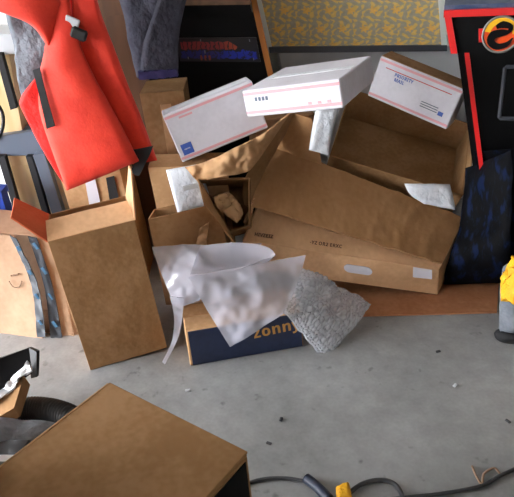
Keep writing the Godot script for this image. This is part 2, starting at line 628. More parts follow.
# ------------------------------------------------------------ the scene
func _ready() -> void:
	rng.seed = 4
	nz.seed = 9
	nz.frequency = 0.05
	nz.fractal_octaves = 3
	# camera
	var cam := Camera3D.new()
	cam.name = "camera"
	add_child(cam)
	cam.transform = Transform3D(Basis(Vector3.RIGHT, deg_to_rad(-28)) * Basis(Vector3.BACK, deg_to_rad(-5)), Vector3(0, 1.25, 0))
	cam.fov = rad_to_deg(2.0 * atan(248.5 / 600.0))
	cam.current = true
	# sky and exposure
	var we := WorldEnvironment.new()
	we.name = "environment"
	add_child(we)
	var env := Environment.new()
	we.environment = env
	env.background_mode = Environment.BG_SKY
	var sky := Sky.new()
	var sm := ProceduralSkyMaterial.new()
	sm.sky_top_color = Color(0.84, 0.86, 0.90)
	sm.sky_horizon_color = Color(0.93, 0.93, 0.93)
	sm.ground_horizon_color = Color(0.6, 0.6, 0.58)
	sm.ground_bottom_color = Color(0.45, 0.44, 0.42)
	sm.sky_energy_multiplier = 1.0
	sky.sky_material = sm
	env.sky = sky
	env.background_energy_multiplier = 8.0
	env.tonemap_mode = Environment.TONE_MAPPER_LINEAR
	env.tonemap_exposure = 5.15
	env.sdfgi_enabled = true
	env.ssao_enabled = true
	env.ssil_enabled = true

	make_materials()
	build_room()
	build_cabinets()
	build_left_side()
	build_pile()
	build_plastic()
	build_foreground()

func build_room() -> void:
	struct("floor", box(Vector3(7.7, 0.2, 6.5), 0.001), M.concrete, Vector3(-0.35, -0.1, 0))
	struct("ceiling", box(Vector3(7.7, 0.15, 6.5), 0.001), M.wall, Vector3(-0.35, 2.575, 0))
	struct("wall_back", box(Vector3(7.7, 2.5, 0.15), 0.001), M.wall, Vector3(-0.35, 1.25, -3.2))
	struct("wall_front", box(Vector3(7.7, 2.5, 0.15), 0.001), M.wall, Vector3(-0.35, 1.25, 3.2))
	struct("wall_right", box(Vector3(0.15, 2.5, 6.25), 0.001), M.wall, Vector3(3.4, 1.25, 0))
	# left wall with the open garage door between z = -2.3 and z = 0.9
	struct("wall_left", box(Vector3(0.15, 2.5, 0.825), 0.001), M.wall, Vector3(-4.1, 1.25, -2.7125))
	struct("wall_left_pier", box(Vector3(0.15, 2.5, 2.225), 0.001), M.wall, Vector3(-4.1, 1.25, 2.0125))
	struct("wall_left_lintel", box(Vector3(0.15, 0.3, 3.2), 0.001), M.wall, Vector3(-4.1, 2.35, -0.7))
	struct("driveway", box(Vector3(14, 0.2, 22), 0.001), M.drive, Vector3(-11.2, -0.12, 0))

func to_floor(a: Vector3, b: Vector3) -> Vector3:
	return a + (b - a) * (a.y / (a.y - b.y))

func build_cabinets() -> void:
	# dark cabinet
	var a1 := Vector3(-0.428, 1.078, -2.654)
	var a2 := Vector3(0.055, 1.043, -2.604)
	var a3 := to_floor(a2, Vector3(0.102, 0.743, -2.599))
	var a4 := to_floor(a1, Vector3(-0.421, 0.777, -2.654))
	var back := Vector3(0.0, 0, -0.42)
	var o := thing("arcade_cabinet", "dark arcade cabinet with red and blue lettering across its front", "cabinet", (a3 + a4) / 2)
	part("body", extrude([a1, a2, a3, a4], back), M.black, o)
	part("edge_strip", extrude([a2, Vector3(0.079, 1.041, -2.601), to_floor(Vector3(0.079, 1.041, -2.601), Vector3(0.127, 0.742, -2.596)), a3], back), M.wood_orange, o)
	var nrm := Vector3(-sin(deg_to_rad(6)), 0, cos(deg_to_rad(6)))
	part("lettering_panel", plate([Vector3(-0.256, 0.873, -2.636), Vector3(0.072, 0.854, -2.602), Vector3(0.085, 0.753, -2.601), Vector3(-0.256, 0.779, -2.636)], 0.004, 0.0), M.marquee, o, Transform3D(Basis(), nrm * 0.004))
	part("control_shelf", extrude([Vector3(-0.286, 1.068, -2.640), Vector3(0.055, 1.043, -2.604), Vector3(0.068, 0.956, -2.602), Vector3(-0.284, 0.973, -2.639)], nrm * 0.05), M.black_gloss, o)
	part("shelf_print", extrude([Vector3(-0.229, 1.034, -2.634), Vector3(0.060, 1.013, -2.603), Vector3(0.066, 0.986, -2.603), Vector3(-0.225, 1.003, -2.633)], nrm * 0.053), M.wood_brown, o)
	# patterned cabinet
	var g1 := Vector3(0.096, 1.027, -2.763)
	var g2 := Vector3(0.846, 0.975, -2.657)
	var g3 := Vector3(0.874, 0.735, -2.653)
	var g4 := Vector3(0.138, 0.771, -2.757)
	nrm = Vector3(-sin(deg_to_rad(8)), 0, cos(deg_to_rad(8)))
	var l1 := Vector3(0.173, 0.758, -2.812)
	var l2 := Vector3(1.006, 0.729, -2.695)
	var l3 := to_floor(l2, Vector3(1.088, 0.391, -2.683))
	var l4 := to_floor(l1, Vector3(0.220, 0.433, -2.805))
	o = thing("fabric_front_cabinet", "grey cabinet with gold patterned fabric front behind the white mailing boxes", "cabinet", (l3 + l4) / 2)
	part("fabric_panel", plate([g1, g2, g3, g4], 0.02, 0.0), M.gold_fabric, o)
	part("upper_case", extrude([g1 - nrm * 0.012, g2 - nrm * 0.012, g3 - nrm * 0.012, g4 - nrm * 0.012], Vector3(0, 0, -0.3)), M.dark_grey, o)
	part("edge_strip", extrude([Vector3(0.084, 1.028, -2.764), Vector3(0.105, 1.027, -2.762), Vector3(0.147, 0.770, -2.756), Vector3(0.125, 0.771, -2.759)], nrm * 0.022), M.white_trim, o)
	part("edge_strip", extrude([Vector3(0.834, 0.976, -2.659), Vector3(0.858, 0.974, -2.656), Vector3(0.886, 0.738, -2.652), Vector3(0.865, 0.739, -2.655)], nrm * 0.022), M.white_trim, o)
	part("lower_rail", extrude([Vector3(0.131, 0.788, -2.758), Vector3(0.885, 0.750, -2.652), Vector3(0.887, 0.725, -2.652), Vector3(0.134, 0.762, -2.757)], nrm * 0.026), M.dark_grey, o)
	part("lower_case", extrude([l1, l2, l3, l4], Vector3(0, 0, -0.3)), M.grey_panel, o)
	# red trimmed cabinet
	nrm = Vector3(-sin(deg_to_rad(20)), 0, cos(deg_to_rad(20)))
	var side := Vector3(cos(deg_to_rad(20)), 0, sin(deg_to_rad(20)))
	var r1 := Vector3(0.727, 0.878, -2.015)
	var r4 := to_floor(r1, Vector3(0.810, 0.451, -1.985))
	var wide := side * 0.62
	o = thing("arcade_cabinet", "black arcade cabinet with red edges and round yellow emblem", "cabinet", (r4 * 2 + wide) / 2)
	part("front_panel", plate([r1, r1 + wide, r4 + wide, r4], 0.012, 0.0), M.black_gloss, o)
	part("body", extrude([r1 - nrm * 0.008 - side * 0.022, r1 + wide - nrm * 0.008, r4 + wide - nrm * 0.008, r4 - nrm * 0.008 - side * 0.022], nrm * -0.35), M.black, o)
	part("red_edge", extrude([r1 + nrm * 0.006, r1 + nrm * 0.006 + side * 0.015, r4 + nrm * 0.006 + side * 0.015, r4 + nrm * 0.006], nrm * 0.014), M.red_trim, o)
	part("red_edge", extrude([r1 + wide, r1 + wide + side * 0.02, r4 + wide + side * 0.02, r4 + wide], nrm * 0.02), M.red_trim, o)
	part("artwork_panel", plate([Vector3(0.790, 0.506, -1.992), Vector3(1.044, 0.528, -1.899), Vector3(1.172, 0.051, -1.853), Vector3(0.913, 0.004, -1.947)], 0.003, 0.0), M.art, o, Transform3D(Basis(), nrm * 0.009))
	# control box that overhangs the front
	var c1 := Vector3(0.637, 0.979, -1.948)
	var c2 := c1 + side * 0.66
	var c4 := Vector3(0.664, 0.856, -1.938)
	var c3 := c4 + side * 0.66
	part("control_box", extrude([c1, c2, c3, c4], nrm * -0.35), M.black, o)
	part("red_edge", extrude([c1 + nrm * 0.001, c1 + side * 0.02 + nrm * 0.001, c4 + side * 0.02 + nrm * 0.001, c4 + nrm * 0.001], nrm * 0.012), M.red_trim, o)
	part("red_edge", extrude([c1 + Vector3(0, 0.006, 0), c2 + Vector3(0, 0.006, 0), c2 - Vector3(0, 0.014, 0), c1 - Vector3(0, 0.014, 0)], nrm * 0.016), M.red_trim, o)
	part("control_deck", extrude([c1 + Vector3(0, 0.006, 0), c2 + Vector3(0, 0.006, 0), c2 + Vector3(0, 0.09, 0) - nrm * 0.34, c1 + Vector3(0, 0.09, 0) - nrm * 0.34], Vector3(0, 0.012, 0)), M.deck_blue, o)
	var e := Vector3(0.797, 0.909, -1.889)
	var up := Vector3.UP
	var rad := 0.052
	var disc := part("emblem_disc", poly(e + nrm * 0.002, side, up, disc_pts(rad), 0.003), M.emblem_orange, o)
	var arc := PackedVector2Array()
	for i in 15:
		var an := deg_to_rad(0 + 12 * i)
		arc.append(Vector2(cos(an), sin(an)) * rad * 0.99)
	for i in 15:
		var an := deg_to_rad(168 - 12 * i)
		arc.append(Vector2(cos(an), sin(an)) * rad * 0.62)
	part("emblem_arc", poly(e + nrm * 0.004, side, up, arc, 0.003), M.emblem_yellow, disc)
	# curled dark silhouette: an S that starts in a head on the left
	var sp := []
	for q in [[-0.30, 0.42], [0.05, 0.55], [0.48, 0.42], [0.40, 0.16], [0.02, 0.10], [-0.42, -0.02], [-0.52, -0.38], [-0.16, -0.66], [0.36, -0.56], [0.66, -0.2]]:
		sp.append(Vector3(q[0], q[1], 0) * rad)
	var wds := [0.10, 0.20, 0.14, 0.10, 0.20, 0.24, 0.2, 0.18, 0.14, 0.03]
	var left := PackedVector2Array()
	var right := PackedVector2Array()
	for i in 37:
		var t := i / 36.0
		var p := spl(sp, t)
		var d := (spl(sp, minf(t + 0.01, 1)) - spl(sp, maxf(t - 0.01, 0))).normalized()
		var k := t * 9.0
		var wd: float = lerpf(wds[int(k)], wds[mini(int(k) + 1, 9)], k - int(k)) * rad
		left.append(Vector2(p.x - d.y * wd, p.y + d.x * wd))
		right.append(Vector2(p.x + d.y * wd, p.y - d.x * wd))
	right.reverse()
	left.append_array(right)
	part("emblem_silhouette", poly(e + nrm * 0.0075, side, up, left, 0.003), M.black, disc)
	var tm := TorusMesh.new()
	tm.inner_radius = rad * 0.93
	tm.outer_radius = rad * 1.07
	part("emblem_ring", tm, M.ring_grey, disc, Transform3D(Basis(side, nrm, side.cross(nrm)), e + nrm * 0.006))
	part("emblem_tab", extrude([e + side * -0.066 + up * 0.018, e + side * -0.05 + up * 0.018, e + side * -0.05 - up * 0.022, e + side * -0.062 - up * 0.022], nrm * 0.004), M.red_trim, o)
	# coin door frame below the emblem
	var cd := Vector3(0.902, 0.709, -1.951)
	var door := part("coin_door", box(Vector3(0.09, 0.16, 0.008), 0.003), M.black_gloss, o, frame(cd + nrm * 0.01, side, nrm))
	for q in [[-0.05, 0, 0.012, 0.17], [0.05, 0, 0.012, 0.17], [0, 0.085, 0.1, 0.012], [0, -0.085, 0.1, 0.012]]:
		part("coin_door_frame", box(Vector3(q[2], q[3], 0.012), 0.004), M.dark_grey, door, frame(cd + side * q[0] + up * q[1] + nrm * 0.014, side, nrm))
	
func build_left_side() -> void:
	# grey frame unit with plywood panels
	var o := thing("shelf_unit", "grey framed shelf unit with plywood panels and black edges at left", "shelf", Vector3(-1.25, 0, -2.35))
	var bk := Vector3(0, 0, -0.25)
	part("top_rail", extrude([Vector3(-0.958, 0.996, -2.300), Vector3(-0.813, 0.984, -2.300), Vector3(-0.814, 0.914, -2.300), Vector3(-0.980, 0.921, -2.300)], bk), M.grey_panel, o)
	part("plywood_panel", extrude([Vector3(-0.984, 0.920, -2.310), Vector3(-0.843, 0.915, -2.310), Vector3(-0.869, 0.631, -2.310), Vector3(-1.085, 0.586, -2.310)], bk), M.plywood, o)
	part("edge_strip", extrude([Vector3(-0.876, 0.927, -2.300), Vector3(-0.855, 0.925, -2.300), Vector3(-0.853, 0.726, -2.300), Vector3(-0.877, 0.721, -2.300)], Vector3(0, 0, 0.03)), M.black_web, o)
	part("middle_rail", extrude([Vector3(-1.060, 0.621, -2.270), Vector3(-0.803, 0.633, -2.270), Vector3(-0.796, 0.536, -2.270), Vector3(-1.080, 0.554, -2.270)], Vector3(0, 0, -0.3)), M.grey_plastic, o)
	var p1 := Vector3(-0.957, 0.544, -2.280)
	var p2 := Vector3(-0.815, 0.531, -2.280)
	part("plywood_panel", extrude([p1, p2, to_floor(p2, Vector3(-0.797, 0.305, -2.280)), to_floor(p1, Vector3(-0.950, 0.320, -2.280))], bk), M.plywood, o)
	for q in [[Vector3(-0.962, 0.556, -2.270), Vector3(-0.936, 0.553, -2.270), Vector3(-0.935, 0.332, -2.270)], [Vector3(-0.856, 0.546, -2.270), Vector3(-0.833, 0.544, -2.270), Vector3(-0.828, 0.322, -2.270)]]:
		var b2: Vector3 = to_floor(q[1], q[2])
		var b1: Vector3 = b2 + (q[0] - q[1])
		part("edge_strip", extrude([q[0], q[1], b2, b1], Vector3(0, 0, 0.03)), M.black_web, o)
	var q1 := Vector3(-0.820, 0.554, -2.260)
	var q2 := Vector3(-0.776, 0.558, -2.260)
	var f2 := to_floor(q2, Vector3(-0.763, 0.324, -2.260))
	part("leg", extrude([q1, q2, f2, f2 + (q1 - q2)], Vector3(0, 0, 0.04)), M.grey_plastic, o)
	part("cord", tube([Vector3(-0.927, 0.763, -2.270), Vector3(-0.906, 0.719, -2.260), Vector3(-0.917, 0.666, -2.260), Vector3(-0.955, 0.611, -2.270)], 0.007, 24, 8), M.black_rubber, o)
	o = thing("storage_bin", "blue plastic bin at left edge below grey shelf rail", "bin", Vector3(-1.12, 0, -2.12))
	var s1 := Vector3(-1.062, 0.492, -2.080)
	var s2 := Vector3(-0.922, 0.471, -2.080)
	part("body", extrude([s1, s2, Vector3(s2.x + 0.02, 0, s2.z), Vector3(s1.x, 0, s1.z)], Vector3(0, 0, -0.06)), M.blue_plastic, o)
	part("rim", extrude([s1 + Vector3(0, 0.004, 0.006), s2 + Vector3(0.006, 0.004, 0.006), s2 + Vector3(0.006, -0.02, 0.006), s1 + Vector3(0, -0.02, 0.006)], Vector3(0, 0, -0.07)), M.blue_plastic, o)
	# grey cloth hanging over the shelf
	o = thing("grey_jacket", "grey cloth jacket hanging behind the orange life vest", "jacket", Vector3(-0.776, 0.775, -2.200))
	part("cloth", shell(loft([Vector3(-0.777, 1.134, -2.220), Vector3(-0.776, 1.041, -2.200), Vector3(-0.778, 0.944, -2.190), Vector3(-0.788, 0.842, -2.190), Vector3(-0.789, 0.754, -2.200)], [Vector3(-0.585, 1.118, -2.220), Vector3(-0.612, 1.011, -2.200), Vector3(-0.649, 0.933, -2.190), Vector3(-0.694, 0.834, -2.190), Vector3(-0.732, 0.749, -2.200)], 0.03, 0.5), 26, 26, puff_h(0.05)), M.grey_cloth, o)
	# orange life vest
	o = thing("life_vest", "bright orange life vest with black strap hanging above the tall carton", "life vest", Vector3(-0.604, 0.462, -2.050))
	var lp := part("left_panel", shell(loft([Vector3(-0.617, 1.134, -2.060), Vector3(-0.595, 1.022, -2.040), Vector3(-0.617, 0.958, -2.030), Vector3(-0.654, 0.887, -2.020), Vector3(-0.685, 0.764, -2.020), Vector3(-0.674, 0.612, -2.020), Vector3(-0.662, 0.475, -2.030)], [Vector3(-0.519, 1.126, -2.060), Vector3(-0.516, 1.033, -2.040), Vector3(-0.500, 0.916, -2.030), Vector3(-0.457, 0.791, -2.020), Vector3(-0.418, 0.678, -2.020), Vector3(-0.401, 0.620, -2.020), Vector3(-0.387, 0.564, -2.030)], 0.012, 0.35, 0.02), 30, 40, puff_h(0.055, 0.14)), M.orange, o)
	part("right_panel", shell(loft([Vector3(-0.505, 1.123, -2.080), Vector3(-0.521, 1.042, -2.070), Vector3(-0.522, 0.917, -2.070), Vector3(-0.486, 0.781, -2.070), Vector3(-0.445, 0.651, -2.070), Vector3(-0.426, 0.538, -2.070)], [Vector3(-0.439, 1.118, -2.080), Vector3(-0.429, 1.034, -2.070), Vector3(-0.403, 0.919, -2.060), Vector3(-0.379, 0.795, -2.060), Vector3(-0.352, 0.667, -2.060), Vector3(-0.329, 0.548, -2.060)], 0.01, 0.35, 0.01), 20, 40, puff_h(0.05, 0.2)), M.orange, o)
	part("shoulder", shell(loft([Vector3(-0.764, 1.141, -2.040), Vector3(-0.685, 1.147, -2.030), Vector3(-0.593, 1.145, -2.030), Vector3(-0.537, 1.095, -2.030)], [Vector3(-0.763, 1.096, -2.000), Vector3(-0.692, 1.073, -2.000), Vector3(-0.631, 1.033, -2.000), Vector3(-0.604, 0.963, -2.010)], 0.01, 0.35, 0.02), 18, 26, puff_h(0.045, 0.2)), M.orange, o)
	part("side_flap", shell(loft([Vector3(-0.679, 0.874, -2.060), Vector3(-0.749, 0.810, -2.060), Vector3(-0.757, 0.767, -2.060), Vector3(-0.727, 0.640, -2.060), Vector3(-0.669, 0.479, -2.050)], [Vector3(-0.648, 0.878, -2.060), Vector3(-0.667, 0.800, -2.060), Vector3(-0.678, 0.725, -2.060), Vector3(-0.662, 0.615, -2.060), Vector3(-0.638, 0.488, -2.050)], 0.01, 0.5), 14, 30, puff_h(0.03, 0.2)), M.deep_red, o)
	part("inner_lining", shell(loft([Vector3(-0.571, 1.132, -2.100), Vector3(-0.561, 1.066, -2.100), Vector3(-0.543, 0.971, -2.100)], [Vector3(-0.452, 1.123, -2.100), Vector3(-0.478, 1.059, -2.100), Vector3(-0.484, 0.967, -2.100)], 0.01, 1.0), 10, 12, 0.02), M.deep_red, o)
	part("strap", shell(loft([Vector3(-0.662, 0.907, -1.985), Vector3(-0.659, 0.830, -1.975), Vector3(-0.661, 0.717, -1.975)], [Vector3(-0.639, 0.912, -1.985), Vector3(-0.636, 0.834, -1.975), Vector3(-0.632, 0.725, -1.975)], 0.002, 2.0), 4, 14, 0.005), M.black_web, lp)
	part("lower_strap", shell(loft([Vector3(-0.405, 0.602, -2.030), Vector3(-0.396, 0.572, -2.030), Vector3(-0.428, 0.519, -2.040)], [Vector3(-0.330, 0.610, -2.030), Vector3(-0.345, 0.582, -2.030), Vector3(-0.399, 0.501, -2.040)], 0.002, 2.0), 6, 10, 0.006), M.black_web, o)
	part("buckle", box(Vector3(0.05, 0.035, 0.02), 0.006), M.black_rubber, lp, Transform3D(Basis(Vector3.BACK, -0.5), Vector3(-0.498, 1.001, -2.000)))
	part("reflective_patch", box(Vector3(0.045, 0.05, 0.008), 0.003), M.grey_panel, lp, Transform3D(Basis(Vector3.BACK, -0.5), Vector3(-0.519, 1.028, -2.010)))
	# brown board and the carton behind the vest
	o = thing("wooden_board", "tall brown wooden board standing behind the orange life vest", "board", Vector3(-0.62, 0, -2.46))
	var w1 := Vector3(-0.716, 1.124, -2.450)
	var w2 := Vector3(-0.375, 1.096, -2.450)
	part("panel", extrude([w1, w2, to_floor(w2, Vector3(-0.375, 0.750, -2.450)), to_floor(w1, Vector3(-0.729, 0.781, -2.450))], Vector3(0, 0, -0.03)), M.wood_brown, o)
	part("edge_batten", extrude([w2 - Vector3(0.05, 0, 0), w2, to_floor(w2, Vector3(-0.375, 0.750, -2.450)), to_floor(w2, Vector3(-0.375, 0.750, -2.450)) - Vector3(0.05, 0, 0)], Vector3(0, 0, 0.02)), M.wood_brown, o)
	o = thing("moving_carton", "light tan carton with white label below the orange life vest", "box", Vector3(-0.68, 0, -2.2))
	var k1 := Vector3(-0.718, 0.536, -2.150)
	var k2 := Vector3(-0.492, 0.546, -2.150)
	part("body", extrude([k1, k2, Vector3(k2.x + 0.03, 0, k2.z), Vector3(k1.x + 0.03, 0, k1.z)], Vector3(0, 0, -0.22)), M.kraft_light, o)
	part("label", plate([Vector3(-0.624, 0.465, -2.145), Vector3(-0.585, 0.469, -2.145), Vector3(-0.585, 0.354, -2.145), Vector3(-0.629, 0.350, -2.145)], 0.002, 0.0), M.carton_white, o)
	part("tape", plate([Vector3(-0.544, 0.466, -2.145), Vector3(-0.513, 0.471, -2.145), Vector3(-0.511, 0.380, -2.145), Vector3(-0.548, 0.367, -2.145)], 0.002, 0.0), M.black_web, o)
	# dark trousers / bag cloth on the carton
	o = thing("dark_cloth", "dark slate cloth garment draped above the tan upright carton", "cloth", Vector3(-0.314, 0.796, -2.250))
	part("cloth", shell(loft([Vector3(-0.408, 1.105, -2.280), Vector3(-0.397, 1.007, -2.270), Vector3(-0.392, 0.907, -2.260), Vector3(-0.383, 0.801, -2.250)], [Vector3(-0.153, 1.085, -2.280), Vector3(-0.194, 0.991, -2.270), Vector3(-0.221, 0.892, -2.260), Vector3(-0.233, 0.796, -2.250)], 0.03, 0.45), 26, 30, puff_h(0.07, 0.2)), M.slate_cloth, o)
	part("fold", shell(loft([Vector3(-0.245, 1.096, -2.230), Vector3(-0.292, 1.005, -2.220), Vector3(-0.336, 0.920, -2.210), Vector3(-0.365, 0.816, -2.210)], [Vector3(-0.158, 1.088, -2.240), Vector3(-0.197, 0.996, -2.230), Vector3(-0.220, 0.899, -2.220), Vector3(-0.232, 0.811, -2.210)], 0.02, 0.45), 16, 30, puff_h(0.04, 0.15)), M.slate_cloth, o)
	part("hem", shell(loft([Vector3(-0.365, 0.837, -2.190), Vector3(-0.364, 0.806, -2.190)], [Vector3(-0.227, 0.832, -2.190), Vector3(-0.227, 0.808, -2.190)], 0.006, 2.0), 20, 4, 0.02), M.violet_cloth, o)
	# upright carton below it
	o = thing("upright_carton", "tall tan carton standing behind the leftmost white mailing box", "box", Vector3(-0.28, 0, -2.3))
	var u1 := Vector3(-0.379, 0.800, -2.220)
	var u2 := Vector3(-0.218, 0.787, -2.220)
	u1.y = 0.75
	u2.y = 0.75
	part("body", extrude([u1, u2, Vector3(u2.x, 0, u2.z), Vector3(u1.x + 0.02, 0, u1.z)], Vector3(0, 0, -0.22)), M.kraft_deep, o)
	part("tape", box(Vector3(0.04, 0.7, 0.002), 0.0005), M.paper, o, Transform3D(Basis(), Vector3(-0.29, 0.355, -2.219)))
	o = thing("low_carton", "pale tan carton beside the silver mailer, right of the tall carton", "box", Vector3(-0.25, 0, -2.12))
	var v1 := Vector3(-0.364, 0.524, -2.050)
	var v2 := Vector3(-0.085, 0.506, -2.050)
	part("body", extrude([v1, v2, Vector3(v2.x, 0, v2.z), Vector3(v1.x + 0.02, 0, v1.z)], Vector3(0, 0, -0.14)), M.kraft_light, o)
	part("flap", plate([v1, v2, v2 + Vector3(0, 0.004, -0.13), v1 + Vector3(0, 0.004, -0.13)], 0.005), M.kraft_light, o)
	# tall open carton
	carton("tall_carton", "tall upright open carton with plain brown front standing on floor", Vector3(-0.509, 0.239, -1.756), Vector3(-0.043, 0.267, 0.061), Vector3(0.262, 0.480, 0.245), M.kraft_tan, false, [["front", 0.09, 24.0, 0.004, M.kraft_pale], ["left", 0.12, 132.0, 0.03, M.kraft_vest_glow], ["right", 0.13, 104.0, 0.09, M.kraft_pale]], M.kraft_light)  # left flap carries vest glow, pale flaps carry daylight, in their colour
	# shipping carton with printed tape, seam towards the camera
	o = thing("taped_carton", "carton with dark printed tape split along its open seam, far left", "box", Vector3(-0.85, 0, -1.95))
	var t1 := Vector3(-1.046, 0.409, -1.930)
	var t2 := Vector3(-0.839, 0.372, -1.900)
	var t3 := Vector3(-0.793, 0.192, -1.860)
	var t4 := Vector3(-0.803, 0.000, -1.805)
	var t5 := Vector3(-0.911, 0.000, -1.845)
	var t6 := Vector3(-1.074, 0.000, -1.895)
	var fl := part("flap", shell(loft([t1, t1.lerp(t6, 0.5), t6], [t2, t3, t4], 0.004, 1.0), 16, 16, 0.006), M.kraft_mid, o)
	var left_flap := fl
	part("printed_tape", shell(loft([Vector3(-0.850, 0.380, -1.895), Vector3(-0.810, 0.201, -1.855), Vector3(-0.816, 0.017, -1.790)], [Vector3(-0.828, 0.371, -1.885), Vector3(-0.784, 0.196, -1.845), Vector3(-0.783, 0.017, -1.785)], 0.005, 4.0), 4, 24, 0.003), M.tape_dark, fl)
	for k in 4:
		var tp: Vector3 = spl([Vector3(-0.837, 0.378, -1.888), Vector3(-0.795, 0.199, -1.848), Vector3(-0.796, 0.019, -1.784)], 0.16 + 0.22 * k)
		part("tape_print", box(Vector3(rng.randf_range(0.008, 0.013), rng.randf_range(0.016, 0.03), 0.003), 0.001), M.tape_blue, fl, Transform3D(Basis(Vector3.BACK, 0.35), tp + Vector3(0, 0, 0.003)))
	fl = part("flap", shell(loft([Vector3(-0.792, 0.368, -1.900), Vector3(-0.766, 0.185, -1.860), Vector3(-0.773, -0.007, -1.810)], [Vector3(-0.714, 0.368, -1.900), Vector3(-0.696, 0.161, -1.860), Vector3(-0.673, -0.028, -1.800)], 0.003, 1.0), 12, 16, 0.006), M.kraft_mid, o)
	part("printed_tape", shell(loft([Vector3(-0.789, 0.371, -1.893), Vector3(-0.766, 0.189, -1.853), Vector3(-0.774, -0.004, -1.800)], [Vector3(-0.759, 0.362, -1.890), Vector3(-0.736, 0.179, -1.850), Vector3(-0.731, -0.014, -1.795)], 0.005, 4.0), 5, 24, 0.003), M.tape_dark, fl)
	for k in 4:
		var tp: Vector3 = spl([Vector3(-0.770, 0.369, -1.886), Vector3(-0.747, 0.187, -1.846), Vector3(-0.750, -0.006, -1.793)], 0.12 + 0.23 * k)
		part("tape_print", box(Vector3(rng.randf_range(0.008, 0.013), rng.randf_range(0.016, 0.03), 0.003), 0.001), M.tape_blue, fl, Transform3D(Basis(Vector3.BACK, 0.35), tp + Vector3(0, 0, 0.003)))
	var b1 := Vector3(-1.062, 0.385, -1.950)
	var b2 := Vector3(-0.719, 0.353, -1.930)
	var b3 := Vector3(-0.689, 0.000, -1.801)
	var b4 := Vector3(-1.092, 0.000, -1.923)
	var dp := Vector3(-0.03, 0, -0.15)
	part("back_panel", plate([b1 + dp, b2 + dp, b3 + dp, b4 + dp], 0.005), M.kraft_mid, o)
	part("side_panel", plate([b2, b2 + dp, b3 + dp, b3], 0.005), M.kraft_mid, o)
	part("side_panel", plate([b1, b1 + dp, b4 + dp, b4], 0.005), M.kraft_mid, o)
	part("bottom_panel", plate([b4, b3, b3 + dp, b4 + dp], 0.005, 0.0), M.kraft_mid, o, Transform3D(Basis(), Vector3(0, 0.003, 0)))
	part("top_panel", plate([Vector3(-1.051, 0.394, -1.930), Vector3(-0.723, 0.361, -1.900), Vector3(-0.777, 0.377, -2.060), Vector3(-1.089, 0.440, -2.060)], 0.005), M.kraft_mid, o)
	# small smile-shaped print on the flap
	part("smile_print", tube([Vector3(-0.890, 0.213, -1.868), Vector3(-0.879, 0.191, -1.862), Vector3(-0.859, 0.189, -1.862), Vector3(-0.843, 0.211, -1.864)], 0.002, 16, 6), M.smile_print, left_flap)
	part("smile_print", tube([Vector3(-0.879, 0.231, -1.872), Vector3(-0.848, 0.237, -1.870)], 0.003, 4, 6), M.smile_print, left_flap)

